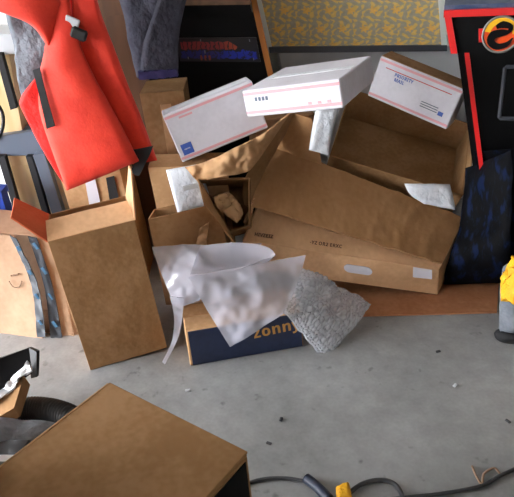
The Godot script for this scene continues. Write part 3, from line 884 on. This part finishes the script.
func build_pile() -> void:
	# support cartons inside the pile
	carton("inner_carton", "brown carton hidden under the middle white mailing box", Vector3(0.14, 0.3, -2.40), Vector3(0, 0.1, 0), Vector3(0.24, 0.6, 0.24), M.kraft_grey, true, [])
	carton("inner_carton", "brown carton under the open carton at right of the pile", Vector3(0.62, 0.11, -2.46), Vector3(0, -0.2, 0), Vector3(0.36, 0.22, 0.26), M.kraft_grey, true, [])
	carton("inner_carton", "brown carton propping up the big crushed carton from below", Vector3(0.16, 0.07, -2.12), Vector3(0, -0.35, 0), Vector3(0.24, 0.14, 0.16), M.kraft_grey, true, [])
	# open carton at the right
	var o := carton("open_carton", "open tan carton lying tilted under the right white mailing box", Vector3(0.615, 0.389, -2.357), Vector3(0.444, -0.312, -0.249), Vector3(0.528, 0.154, 0.421), M.kraft_tan, false, [["right", 0.1, 82.0, 0.02]], M.kraft_tan)
	# white mailing boxes
	mailer("white mailing box with blue square emblem leaning at left of pile", Vector3(-0.112, 0.653, -2.144), Vector3(-0.043, 0.163, 0.259), Vector3(0.334, 0.180, 0.103), "emblem")
	mailer("flat white mailing box lying on top in the middle of pile", Vector3(0.218, 0.792, -1.938), Vector3(-0.044, -0.457, 0.127), Vector3(0.314, 0.083, 0.351), "flat")
	mailer("white mailing box with blue lettering perched on the open carton", Vector3(0.677, 0.650, -2.322), Vector3(0.074, -0.580, -0.329), Vector3(0.339, 0.164, 0.106), "letters")
	# big crushed carton
	var ftr := Vector3(0.641, 0.123, -1.842)
	var fbr := Vector3(0.649, 0.008, -1.855)
	var ftl := Vector3(-0.049, 0.243, -1.970)
	var fbl := Vector3(-0.048, 0.129, -1.960)
	var btr := Vector3(0.798, 0.174, -2.070)
	var btl := Vector3(0.115, 0.488, -2.180)
	var dn := Vector3(0.0, -0.11, -0.02)
	o = thing("crushed_carton", "big wide brown carton with crumpled lid flaps in middle of pile", "box", Vector3(0.38, 0.008, -2.0))
	var front := part("front_panel", plate([ftl, ftr, fbr, fbl], 0.006, 0.002), M.kraft_pale, o)  # panels of one carton in paler and deeper kraft: daylight put into colour
	part("right_panel", plate([ftr, btr, btr + dn, fbr], 0.006, 0.002), M.kraft_light, o)
	part("back_panel", plate([btr, btl, btl + dn, btr + dn], 0.006, 0.002), M.kraft, o)
	part("left_panel", plate([btl, ftl, fbl, btl + dn], 0.006, 0.002), M.kraft, o)
	part("bottom_panel", plate([fbl, fbr, btr + dn, btl + dn], 0.006, 0.002), M.kraft, o)
	var lower := part("lower_flap", plate([ftl, ftr, btr, btl], 0.005, 0.002), M.kraft_pale, o, Transform3D(Basis(), Vector3(0, -0.003, 0)))
	# upper flap: hinged at the back edge, ribs of creases across
	var ua := [Vector3(0.116, 0.504, -2.180), Vector3(0.040, 0.432, -2.070), Vector3(-0.013, 0.352, -2.000)]
	var ub := [Vector3(0.804, 0.191, -2.070), Vector3(0.732, 0.149, -1.970), Vector3(0.654, 0.126, -1.850)]
	var lift := func(u: float, v: float) -> Vector3:
		var p: Vector3 = spl(ua, v).lerp(spl(ub, v), u)
		# front edge runs at a slant, so that a wedge of the lower flap shows
		var up := 0.0055 * pow(absf(sin(u * 22.0 + 0.8 * sin(v * 3.0))), 6.0) * (0.6 + 0.4 * sin(u * 9.0 + 1.0)) + 0.0025 * nz.get_noise_2d(u * 500, v * 300)
		return p + Vector3(0, 0.014 + up, 0.004)
	part("upper_flap", shell(lift, 90, 16, 0.005), M.kraft, o)
	part("end_flap", shell(loft([Vector3(0.108, 0.512, -2.170), Vector3(0.137, 0.589, -2.150), Vector3(0.171, 0.658, -2.120)], [Vector3(0.270, 0.452, -2.120), Vector3(0.257, 0.531, -2.120), Vector3(0.236, 0.639, -2.100)], 0.004, 0.6), 10, 10, 0.005), M.kraft, o)
	part("end_panel", shell(loft([Vector3(0.155, 0.657, -2.100), Vector3(0.052, 0.561, -2.050), Vector3(-0.021, 0.466, -2.000), Vector3(-0.036, 0.383, -1.980)], [Vector3(0.182, 0.660, -2.120), Vector3(0.119, 0.541, -2.150), Vector3(0.046, 0.455, -2.070), Vector3(-0.013, 0.356, -2.000)], 0.006, 0.8), 8, 20, 0.005), M.kraft_deep, o)
	var hx := (ftr - ftl).normalized()
	var hy := ((ftl + ftr) - (fbl + fbr)).normalized()
	var slot := PackedVector2Array()
	for k in 24:
		var an := TAU * k / 24.0
		slot.append(Vector2(0.030 * signf(cos(an)) + 0.022 * cos(an), 0.017 * sin(an)))
	part("handle_slot", poly(Vector3(0.363, 0.121, -1.895) + hx.cross(hy) * 0.004, hx, hy, slot, 0.003), M.carton_white, front)
	part("sticker", plate([Vector3(0.552, 0.138, -1.846), Vector3(0.617, 0.126, -1.834), Vector3(0.619, 0.088, -1.834), Vector3(0.553, 0.096, -1.846)], 0.002, 0.0), M.carton_white, front)
	var tdir := (ftr - ftl).normalized()
	var tn := tdir.cross((btl - ftl)).normalized()
	for q in [["HIVZEIZ", Vector3(0.029, 0.241, -1.975), 0.014], ["-YZ OR2 ERXC", Vector3(0.252, 0.205, -1.930), 0.014]]:
		part("lettering", word(q[0], q[2], "Droid Sans"), M.brown_print, lower, frame(q[1] + tn * 0.004 + Vector3(0, 0.01, 0), tdir, Vector3(0, 0.75, 0.66)))
	# torn edge of the left end
	for k in 9:
		var b0: Vector3 = ua[2].lerp(ua[0], 0.02 + k * 0.075) + Vector3(-0.012, -0.012, 0.022)
		var tip := b0 + Vector3(-0.02 - 0.018 * rng.randf(), -0.02 - 0.05 * rng.randf(), 0.012)
		part("torn_strip", shell(loft([b0 + Vector3(0, 0.012, 0.016), tip], [b0 + Vector3(0.018, 0.008, -0.012), tip + Vector3(0.006, 0, 0)], 0.008, 2.0), 4, 6, 0.003), M.kraft_pale, o)
	# torn carton on the left of the pile, and a small open one beside it
	var tl := Vector3(-0.375, 0.367, -1.955)
	var tr := Vector3(-0.131, 0.403, -1.955)
	o = thing("torn_carton", "brown torn carton behind the plastic film, right of tall carton", "box", Vector3(-0.23, 0, -1.98))
	part("front_panel", plate([tl, tr, Vector3(tr.x + 0.05, 0, tr.z), Vector3(tl.x + 0.01, 0, tl.z)], 0.005, 0.004), M.kraft, o)
	part("side_panel", plate([tl, tl + Vector3(0.01, 0, -0.08), Vector3(tl.x + 0.02, 0, tl.z - 0.08), Vector3(tl.x + 0.01, 0, tl.z)], 0.005), M.kraft, o)
	part("back_panel", plate([tl + Vector3(0.01, 0, -0.08), tr + Vector3(0.02, 0, -0.08), Vector3(tr.x + 0.05, 0, tr.z - 0.08), Vector3(tl.x + 0.02, 0, tl.z - 0.08)], 0.005), M.kraft, o)
	part("side_panel", plate([tr, tr + Vector3(0.01, 0, -0.08), Vector3(tr.x + 0.05, 0, tr.z - 0.08), Vector3(tr.x + 0.05, 0, tr.z)], 0.005), M.kraft, o)
	part("torn_strip", shell(loft([Vector3(-0.197, 0.321, -1.940), Vector3(-0.218, 0.264, -1.930)], [Vector3(-0.162, 0.342, -1.940), Vector3(-0.182, 0.257, -1.920)], 0.012, 3.0), 6, 10, 0.004), M.kraft_light, o)
	o = thing("small_open_carton", "small carton with dark torn opening below the white mailing boxes", "box", Vector3(-0.06, 0.2, -2.0))
	var h1 := Vector3(-0.181, 0.508, -1.930)
	var h2 := Vector3(-0.006, 0.491, -1.950)
	var h3 := Vector3(-0.021, 0.317, -1.930)
	var h4 := Vector3(-0.093, 0.315, -1.900)
	var inn := Vector3(0.01, -0.10, -0.17)
	part("left_panel", plate([h1, h1 + inn, h4 + inn, h4], 0.005, 0.003), M.kraft_deep, o)  # inside panels deeper than the flap: shade of the hollow put into colour
	part("top_panel", plate([h1, h2, h2 + inn, h1 + inn], 0.005, 0.003), M.kraft_deep, o)
	part("right_panel", plate([h2, h2 + inn, h3 + inn, h3], 0.005, 0.003), M.kraft_deep, o)
	part("bottom_panel", plate([h3, h4, h4 + inn, h3 + inn], 0.005, 0.003), M.kraft_deep, o)
	part("back_panel", plate([h1 + inn, h2 + inn, h3 + inn, h4 + inn], 0.005, 0.003), M.kraft_deep, o)
	part("flap", plate([Vector3(-0.177, 0.508, -1.920), h4, Vector3(-0.072, 0.278, -1.860), Vector3(-0.163, 0.436, -1.870)], 0.005, 0.003), M.kraft, o)
	o = thing("paper_wad", "crumpled brown paper wad inside the small torn carton", "paper", Vector3(-0.092, 0.363, -1.930))
	part("wad", shell(loft([Vector3(-0.133, 0.444, -1.930), Vector3(-0.123, 0.402, -1.920), Vector3(-0.066, 0.342, -1.920)], [Vector3(-0.084, 0.446, -1.950), Vector3(-0.052, 0.409, -1.940), Vector3(-0.039, 0.362, -1.940)], 0.03, 1.6), 18, 18, puff_h(0.03, 0.3)), M.paper, o)
	o = thing("packing_paper", "crumpled kraft packing paper stuffed below the white mailing boxes", "paper", Vector3(-0.091, 0.484, -1.990))
	part("sheet", shell(loft([Vector3(-0.229, 0.534, -1.990), Vector3(-0.152, 0.556, -1.970), Vector3(-0.045, 0.597, -1.970), Vector3(0.051, 0.631, -1.990), Vector3(0.153, 0.687, -2.020)], [Vector3(-0.183, 0.493, -1.950), Vector3(-0.097, 0.515, -1.930), Vector3(-0.015, 0.514, -1.950), Vector3(0.030, 0.543, -1.980), Vector3(0.086, 0.588, -2.050)], 0.04, 0.9), 40, 60, 0.004), M.paper, o)
	# silver bubble mailer and other white wrapping
	o = thing("bubble_mailer", "shiny white bubble mailer leaning on pale carton left of pile", "mailer", Vector3(-0.235, 0.378, -1.980))
	part("pouch", shell(loft([Vector3(-0.297, 0.522, -2.020), Vector3(-0.285, 0.444, -2.000), Vector3(-0.274, 0.363, -1.985)], [Vector3(-0.175, 0.533, -2.020), Vector3(-0.161, 0.463, -2.000), Vector3(-0.147, 0.391, -1.985)], 0.006, 0.6), 24, 24, puff_h(0.025, 0.2)), M.poly_white, o)
	part("print", plate([Vector3(-0.240, 0.473, -1.975), Vector3(-0.190, 0.480, -1.975), Vector3(-0.189, 0.461, -1.975), Vector3(-0.239, 0.454, -1.975)], 0.002, 0.001), M.grey_panel, o)
	o = thing("plastic_mailer", "pale grey plastic mailer standing between the two open cartons", "mailer", Vector3(0.242, 0.546, -2.000))
	part("pouch", shell(loft([Vector3(0.251, 0.699, -2.060), Vector3(0.228, 0.621, -2.040), Vector3(0.214, 0.546, -2.030)], [Vector3(0.338, 0.705, -2.060), Vector3(0.305, 0.622, -2.040), Vector3(0.281, 0.521, -2.030)], 0.012, 0.7), 18, 26, puff_h(0.03, 0.25)), M.poly_white, o)
	o = thing("plastic_bag", "white plastic bag caught between crushed carton and open carton", "bag", Vector3(0.656, 0.304, -2.000))
	part("bag", shell(loft([Vector3(0.560, 0.380, -2.040), Vector3(0.578, 0.347, -2.020), Vector3(0.626, 0.315, -2.000)], [Vector3(0.731, 0.364, -2.040), Vector3(0.739, 0.323, -2.020), Vector3(0.743, 0.275, -2.000)], 0.012, 0.8), 22, 16, puff_h(0.025, 0.25)), M.poly_white, o)
	o = thing("dark_bag", "black bag with blue print slumped between crushed carton and red trimmed cabinet", "bag", Vector3(0.801, 0.000, -1.914))
	part("bag", shell(loft([Vector3(0.782, 0.426, -2.030), Vector3(0.764, 0.262, -1.980), Vector3(0.703, 0.130, -1.900), Vector3(0.691, 0.015, -1.907)], [Vector3(0.864, 0.544, -1.860), Vector3(0.872, 0.344, -1.820), Vector3(0.862, 0.198, -1.770), Vector3(0.924, 0.015, -1.883)], 0.02, 0.5, 0.0), 30, 36, puff_h(0.03, 0.2)), M.art, o)
	# flat sheet of cardboard on the floor
	o = thing("cardboard_sheet", "flat reddish brown cardboard sheet lying on floor under crushed carton", "cardboard", Vector3(0.55, 0, -1.9))
	part("sheet", plate([Vector3(0.165, 0.004, -2.093), Vector3(0.950, 0.004, -2.020), Vector3(0.815, 0.004, -1.711), Vector3(0.239, 0.004, -1.774)], 0.005, 0.001), M.kraft_red, o)
	# grey bag with yellow cloth
	o = thing("grey_bag", "grey fabric bag with black base standing at right edge", "bag", Vector3(0.837, 0.000, -1.572))
	part("bag", shell(loft([Vector3(0.791, 0.217, -1.660), Vector3(0.763, 0.165, -1.600), Vector3(0.765, 0.034, -1.575)], [Vector3(1.034, 0.237, -1.620), Vector3(1.032, 0.163, -1.560), Vector3(1.038, 0.057, -1.535)], 0.015, 0.5, 0.02), 24, 24, puff_h(0.12, 0.3)), M.grey_cloth, o)
	part("base_trim", tube([Vector3(0.770, 0.020, -1.577), Vector3(0.781, 0.020, -1.553), Vector3(0.882, 0.020, -1.533), Vector3(1.043, 0.020, -1.531)], 0.02, 20, 10), M.black_web, o)
	o = thing("yellow_cloth", "bright yellow cloth stuffed in the grey bag at right edge", "cloth", Vector3(0.791, 0.164, -1.550))
	part("cloth", shell(loft([Vector3(0.786, 0.295, -1.600), Vector3(0.757, 0.242, -1.560), Vector3(0.748, 0.175, -1.540)], [Vector3(0.957, 0.289, -1.580), Vector3(0.948, 0.227, -1.540), Vector3(0.908, 0.163, -1.500)], 0.05, 1.2, 0.03), 30, 30, puff_h(0.08, 0.3)), M.yellow, o)

func build_plastic() -> void:
	# navy box
	var c := [Vector3(-0.073, 0.070, -1.672), Vector3(-0.003, 0.134, 0.003), Vector3(0.382, 0.140, 0.153)]
	var b := rv(c[1])
	var d: Vector3 = c[2]
	var p: Vector3 = c[0]
	var o := thing("navy_box", "tan carton with navy printed front and gold lettering on floor", "box", Vector3(p.x, 0, p.z))
	part("body", box(d, 0.004), M.kraft_light, o, Transform3D(b, p))
	var pf := part("printed_front", box(Vector3(d.x - 0.012, d.y - 0.006, 0.002), 0.0005), M.navy, o, Transform3D(b, p + b * Vector3(0.003, 0, d.z / 2 + 0.0005)))
	part("lettering", word("zonny", 0.042, "Droid Sans", true, true), M.gold_print, pf, Transform3D(b * Basis(Vector3.BACK, 0.06), p + b * Vector3(0.105, 0.022, d.z / 2 + 0.0015)))
	part("lid_edge", box(Vector3(d.x, 0.003, d.z * 0.5), 0.001), M.kraft, o, Transform3D(b, p + b * Vector3(0, d.y / 2 + 0.001, -d.z * 0.25)))
	# thin film draped over it
	o = thing("plastic_film", "translucent white plastic film draped over the navy printed box", "plastic film", Vector3(-0.109, 0.124, -1.500))
	var fa := loft([Vector3(-0.344, 0.354, -1.760), Vector3(-0.327, 0.323, -1.710), Vector3(-0.305, 0.269, -1.670), Vector3(-0.277, 0.193, -1.630)], [Vector3(0.018, 0.312, -1.800), Vector3(-0.044, 0.278, -1.740), Vector3(-0.122, 0.252, -1.680), Vector3(-0.200, 0.215, -1.630)], 0.025, 0.7, 0.03)
	part("sheet", shell(fa, 50, 40, 0.0025), M.film, o)
	var fb := loft([Vector3(-0.219, 0.321, -1.600), Vector3(-0.176, 0.236, -1.560), Vector3(-0.112, 0.090, -1.535)], [Vector3(0.155, 0.296, -1.720), Vector3(0.118, 0.233, -1.640), Vector3(0.064, 0.174, -1.570)], 0.02, 0.6, 0.025)
	part("sheet", shell(fb, 60, 50, 0.0025), M.film, o)
	var fc := loft([Vector3(-0.186, 0.346, -1.760), Vector3(-0.054, 0.344, -1.760), Vector3(0.037, 0.322, -1.750), Vector3(0.061, 0.304, -1.730)], [Vector3(-0.216, 0.313, -1.620), Vector3(-0.106, 0.310, -1.630), Vector3(-0.010, 0.316, -1.660), Vector3(0.046, 0.308, -1.710)], 0.01, 0.6, -0.05)
	part("sheet", shell(fc, 30, 40, 0.0025), M.film, o)
	part("strand", shell(loft([Vector3(-0.290, 0.240, -1.630), Vector3(-0.285, 0.168, -1.610), Vector3(-0.300, 0.097, -1.590), Vector3(-0.341, 0.027, -1.570)], [Vector3(-0.246, 0.228, -1.630), Vector3(-0.261, 0.158, -1.610), Vector3(-0.284, 0.095, -1.590), Vector3(-0.333, 0.018, -1.570)], 0.008, 1.2), 6, 30, 0.003), M.film, o)
	# bubble wrap
	o = thing("bubble_wrap", "clear crumpled bubble wrap piece beside the navy printed box", "bubble wrap", Vector3(0.194, 0.000, -1.536))
	var q := [Vector3(0.150, 0.224, -1.760), Vector3(0.380, 0.074, -1.730), Vector3(0.199, -0.032, -1.575), Vector3(0.060, 0.173, -1.600)]
	var ref := loft([q[0], q[3]], [q[1], q[2]], 0.022, 1.0, 0.02)
	var wd: float = (q[1] - q[0]).length()
	var hg: float = (q[3] - q[0]).length()
	var hh := func(u: float, v: float) -> float:
		var e: float = clampf(minf(minf(u, 1 - u), minf(v, 1 - v)) / 0.15, 0.03, 1.0)
		var pitch := 0.0145
		var x := u * wd / pitch
		var y := v * hg / (pitch * 0.866)
		var best := 9.0
		for r in [floorf(y), floorf(y) + 1.0]:
			var off := 0.5 * fposmod(r, 2.0)
			var cx := roundf(x - off) + off
			best = minf(best, Vector2(x - cx, (y - r) * 0.866).length())
		var bub := sqrt(maxf(0.0, 1.0 - best * best / 0.2))
		return 0.022 * sqrt(e) + 0.012 * bub * minf(1.0, e * 3.0)
	part("wrap", shell(ref, 120, 110, hh), M.bubble, o)

func build_foreground() -> void:
	# dark brown carton close to the camera
	var c := Vector3(-0.325, 0.225, -0.69)
	var b := Basis(Vector3.UP, -0.662)
	var d := Vector3(0.355, 0.45, 0.45)
	var o := thing("foreground_carton", "brown closed carton closest to the camera at bottom left", "box", Vector3(c.x, 0, c.z))
	part("body", box(d - Vector3(0, 0.006, 0), 0.004), M.kraft_tan, o, Transform3D(b, c - Vector3(0, 0.003, 0)))
	part("top_panel", box(Vector3(d.x, 0.005, d.z), 0.0015), M.kraft_tan, o, Transform3D(b, c + b * Vector3(0, d.y / 2 - 0.0025, 0)))
	part("pale_edge", box(Vector3(0.004, 0.004, d.z - 0.01), 0.001), M.kraft_light, o, Transform3D(b, c + b * Vector3(-d.x / 2 + 0.001, d.y / 2 - 0.0005, 0)))  # pale strip along the left top edge
	part("shade_side", box(Vector3(0.002, d.y - 0.02, d.z - 0.02), 0.0005), M.black, o, Transform3D(b, c + b * Vector3(d.x / 2 + 0.0005, -0.006, 0)))  # black sheet: shade of the side turned from the door put into colour
	# added cartons, out of view, that keep door light off the near carton
	for k in 4:
		carton("added_shade_carton", ["added unseen carton at floor level of the stack shading the closest brown carton", "added unseen carton second from floor in the stack shading the closest brown carton", "added unseen carton third from floor in the stack shading the closest brown carton", "added unseen carton topmost of the stack shading the closest brown carton"][k], Vector3(-0.88, 0.24 + 0.48 * k, -0.2), Vector3(0, 0.03 - 0.02 * k, 0), Vector3(0.5, 0.478, 1.25), M.kraft, true, [])
	# black carton with torn silver edge at the far left
	o = thing("black_torn_box", "black box with torn silvery edge at the left, above the hose", "box", Vector3(-0.860, 0.000, -1.419))
	var a1 := Vector3(-0.887, 0.187, -1.400)
	var a2 := Vector3(-0.686, 0.225, -1.440)
	var a3 := Vector3(-0.657, 0.223, -1.420)
	var a4 := Vector3(-0.670, 0.148, -1.400)
	var a5 := Vector3(-0.700, 0.170, -1.400)
	var a6 := Vector3(-0.902, 0.061, -1.340)
	part("black_panel", shell(loft([a1, Vector3(-0.920, 0.028, -1.360)], [a2, Vector3(-0.685, 0.157, -1.410)], 0.01, 0.4), 12, 10, 0.012), M.black, o)
	part("black_edge", plate([a2, a3, a4, Vector3(-0.689, 0.143, -1.400)], 0.012, 0.001), M.black_rubber, o)
	part("torn_lining", shell(loft([Vector3(-0.909, 0.052, -1.350), Vector3(-0.781, 0.125, -1.380), Vector3(-0.721, 0.181, -1.385), Vector3(-0.680, 0.217, -1.385)], [Vector3(-0.911, 0.031, -1.340), Vector3(-0.773, 0.108, -1.360), Vector3(-0.709, 0.167, -1.370), Vector3(-0.666, 0.184, -1.375)], 0.02, 1.8), 10, 30, 0.006), M.silver, o)
	part("brown_panel", extrude([Vector3(-0.925, 0.013, -1.360), Vector3(-0.705, 0.161, -1.390), Vector3(-0.732, 0.097, -1.330), Vector3(-0.898, 0.022, -1.300)], Vector3(0, -0.05, -0.02)), M.kraft_deep, o)
	# ribbed hose
	o = thing("ribbed_hose", "black ribbed vacuum hose lying on floor behind closest brown carton", "hose", Vector3(-0.695, 0.000, -1.378))
	part("hose", tube([Vector3(-0.878, 0.050, -1.270), Vector3(-0.803, 0.040, -1.375), Vector3(-0.703, 0.033, -1.395), Vector3(-0.590, 0.033, -1.347), Vector3(-0.495, 0.033, -1.243), Vector3(-0.428, 0.033, -1.098)], 0.031, 240, 16, 60, 0.0035), M.black_rubber, o)
	# grey plastic sack behind the carton
	o = thing("grey_sack", "crumpled grey plastic sack between hose and closest brown carton", "sack", Vector3(-0.779, 0.000, -1.270))
	part("sack", shell(loft([Vector3(-0.801, 0.262, -1.120), Vector3(-0.780, 0.233, -1.050), Vector3(-0.779, 0.147, -0.980)], [Vector3(-0.525, 0.206, -1.130), Vector3(-0.540, 0.189, -1.080), Vector3(-0.638, 0.115, -1.020)], 0.05, 0.5, 0.02), 30, 24, puff_h(0.05, 0.3)), M.grey_cloth, o)
	part("black_opening", shell(loft([Vector3(-0.754, 0.274, -1.020), Vector3(-0.755, 0.231, -0.990)], [Vector3(-0.556, 0.259, -1.030), Vector3(-0.570, 0.241, -1.000)], 0.01, 1.0), 14, 8, 0.02), M.black_rubber, o)
	part("strap", shell(loft([Vector3(-0.738, 0.278, -0.985), Vector3(-0.740, 0.265, -0.980)], [Vector3(-0.556, 0.259, -0.985), Vector3(-0.563, 0.247, -0.980)], 0.002, 1.0), 10, 3, 0.004), M.grey_panel, o)
	# cables on the floor
	o = thing("grey_cable", "thin grey cable on the floor next to the closest brown carton", "cable", Vector3(0.033, 0.000, -1.077))
	part("cable", tube([Vector3(-0.134, 0.006, -1.052), Vector3(-0.049, 0.006, -1.080), Vector3(0.020, 0.006, -1.079), Vector3(0.079, 0.012, -1.055)], 0.0045, 40, 8), M.cable_grey, o)
	part("plug", tube([Vector3(0.073, 0.014, -1.066), Vector3(0.095, 0.014, -1.039), Vector3(0.123, 0.014, -0.995)], 0.013, 10, 10), M.plug_blue, o)
	o = thing("yellow_plug_cable", "black cable with a yellow plug lying on the floor", "cable", Vector3(0.165, 0.000, -1.025))
	part("plug", shell(loft([Vector3(0.142, 0.018, -1.022), Vector3(0.138, 0.018, -0.981)], [Vector3(0.177, 0.018, -1.033), Vector3(0.176, 0.018, -0.986)], 0.004, 2.0), 10, 10, puff_h(0.03, 0.3)), M.yellow, o)
	part("cable", tube([Vector3(0.170, 0.012, -1.009), Vector3(0.210, 0.008, -1.038), Vector3(0.257, 0.007, -1.046), Vector3(0.289, 0.007, -1.031), Vector3(0.299, 0.007, -0.994), Vector3(0.287, 0.007, -0.927)], 0.006, 50, 8), M.cable_grey, o)
	o = thing("long_cable", "long dark cable crossing the floor at bottom right", "cable", Vector3(0.421, 0.000, -1.004))
	part("cable", tube([Vector3(0.194, 0.006, -0.982), Vector3(0.293, 0.006, -0.989), Vector3(0.391, 0.006, -0.991), Vector3(0.494, 0.006, -1.003), Vector3(0.552, 0.006, -1.028), Vector3(0.643, 0.006, -1.062)], 0.0048, 60, 8), M.cable_grey, o)
	o = thing("wire_loop", "small thin brown wire loop on the floor beside long cable", "wire", Vector3(0.512, 0.000, -1.037))
	part("wire", tube([Vector3(0.497, 0.004, -1.067), Vector3(0.496, 0.004, -1.036), Vector3(0.501, 0.004, -1.010), Vector3(0.516, 0.006, -1.038), Vector3(0.548, 0.005, -1.054), Vector3(0.556, 0.004, -1.035)], 0.003, 40, 6), M.smile_print, o)
	# crumbs of debris on the concrete
	var spots := [Vector3(-0.253, 0.000, -1.450), Vector3(0.026, 0.000, -1.291), Vector3(-0.014, 0.000, -1.204), Vector3(0.554, 0.000, -1.368), Vector3(0.647, 0.000, -1.208), Vector3(0.554, 0.000, -1.532)]
	for k in spots.size():
		var s: Vector3 = spots[k]
		var lab: String = ["tiny pale crumb on the floor right of the foreground carton's tip", "small dark crumb on open floor below the bubble wrap", "small dark crumb on floor just above the grey cable", "tiny pale crumb on open floor at right", "small dark crumb on floor by the right edge", "small dark crumb on floor below the cardboard sheet"][k]
		var cr := thing("crumb", lab, "crumb", s, "crumbs on the floor")
		part("piece", box(Vector3(0.016, 0.006, 0.009), 0.002), M.grey_panel if k in [0, 3] else M.cable_grey, cr, Transform3D(Basis(Vector3.UP, k * 1.3), s + Vector3(0, 0.003, 0)))
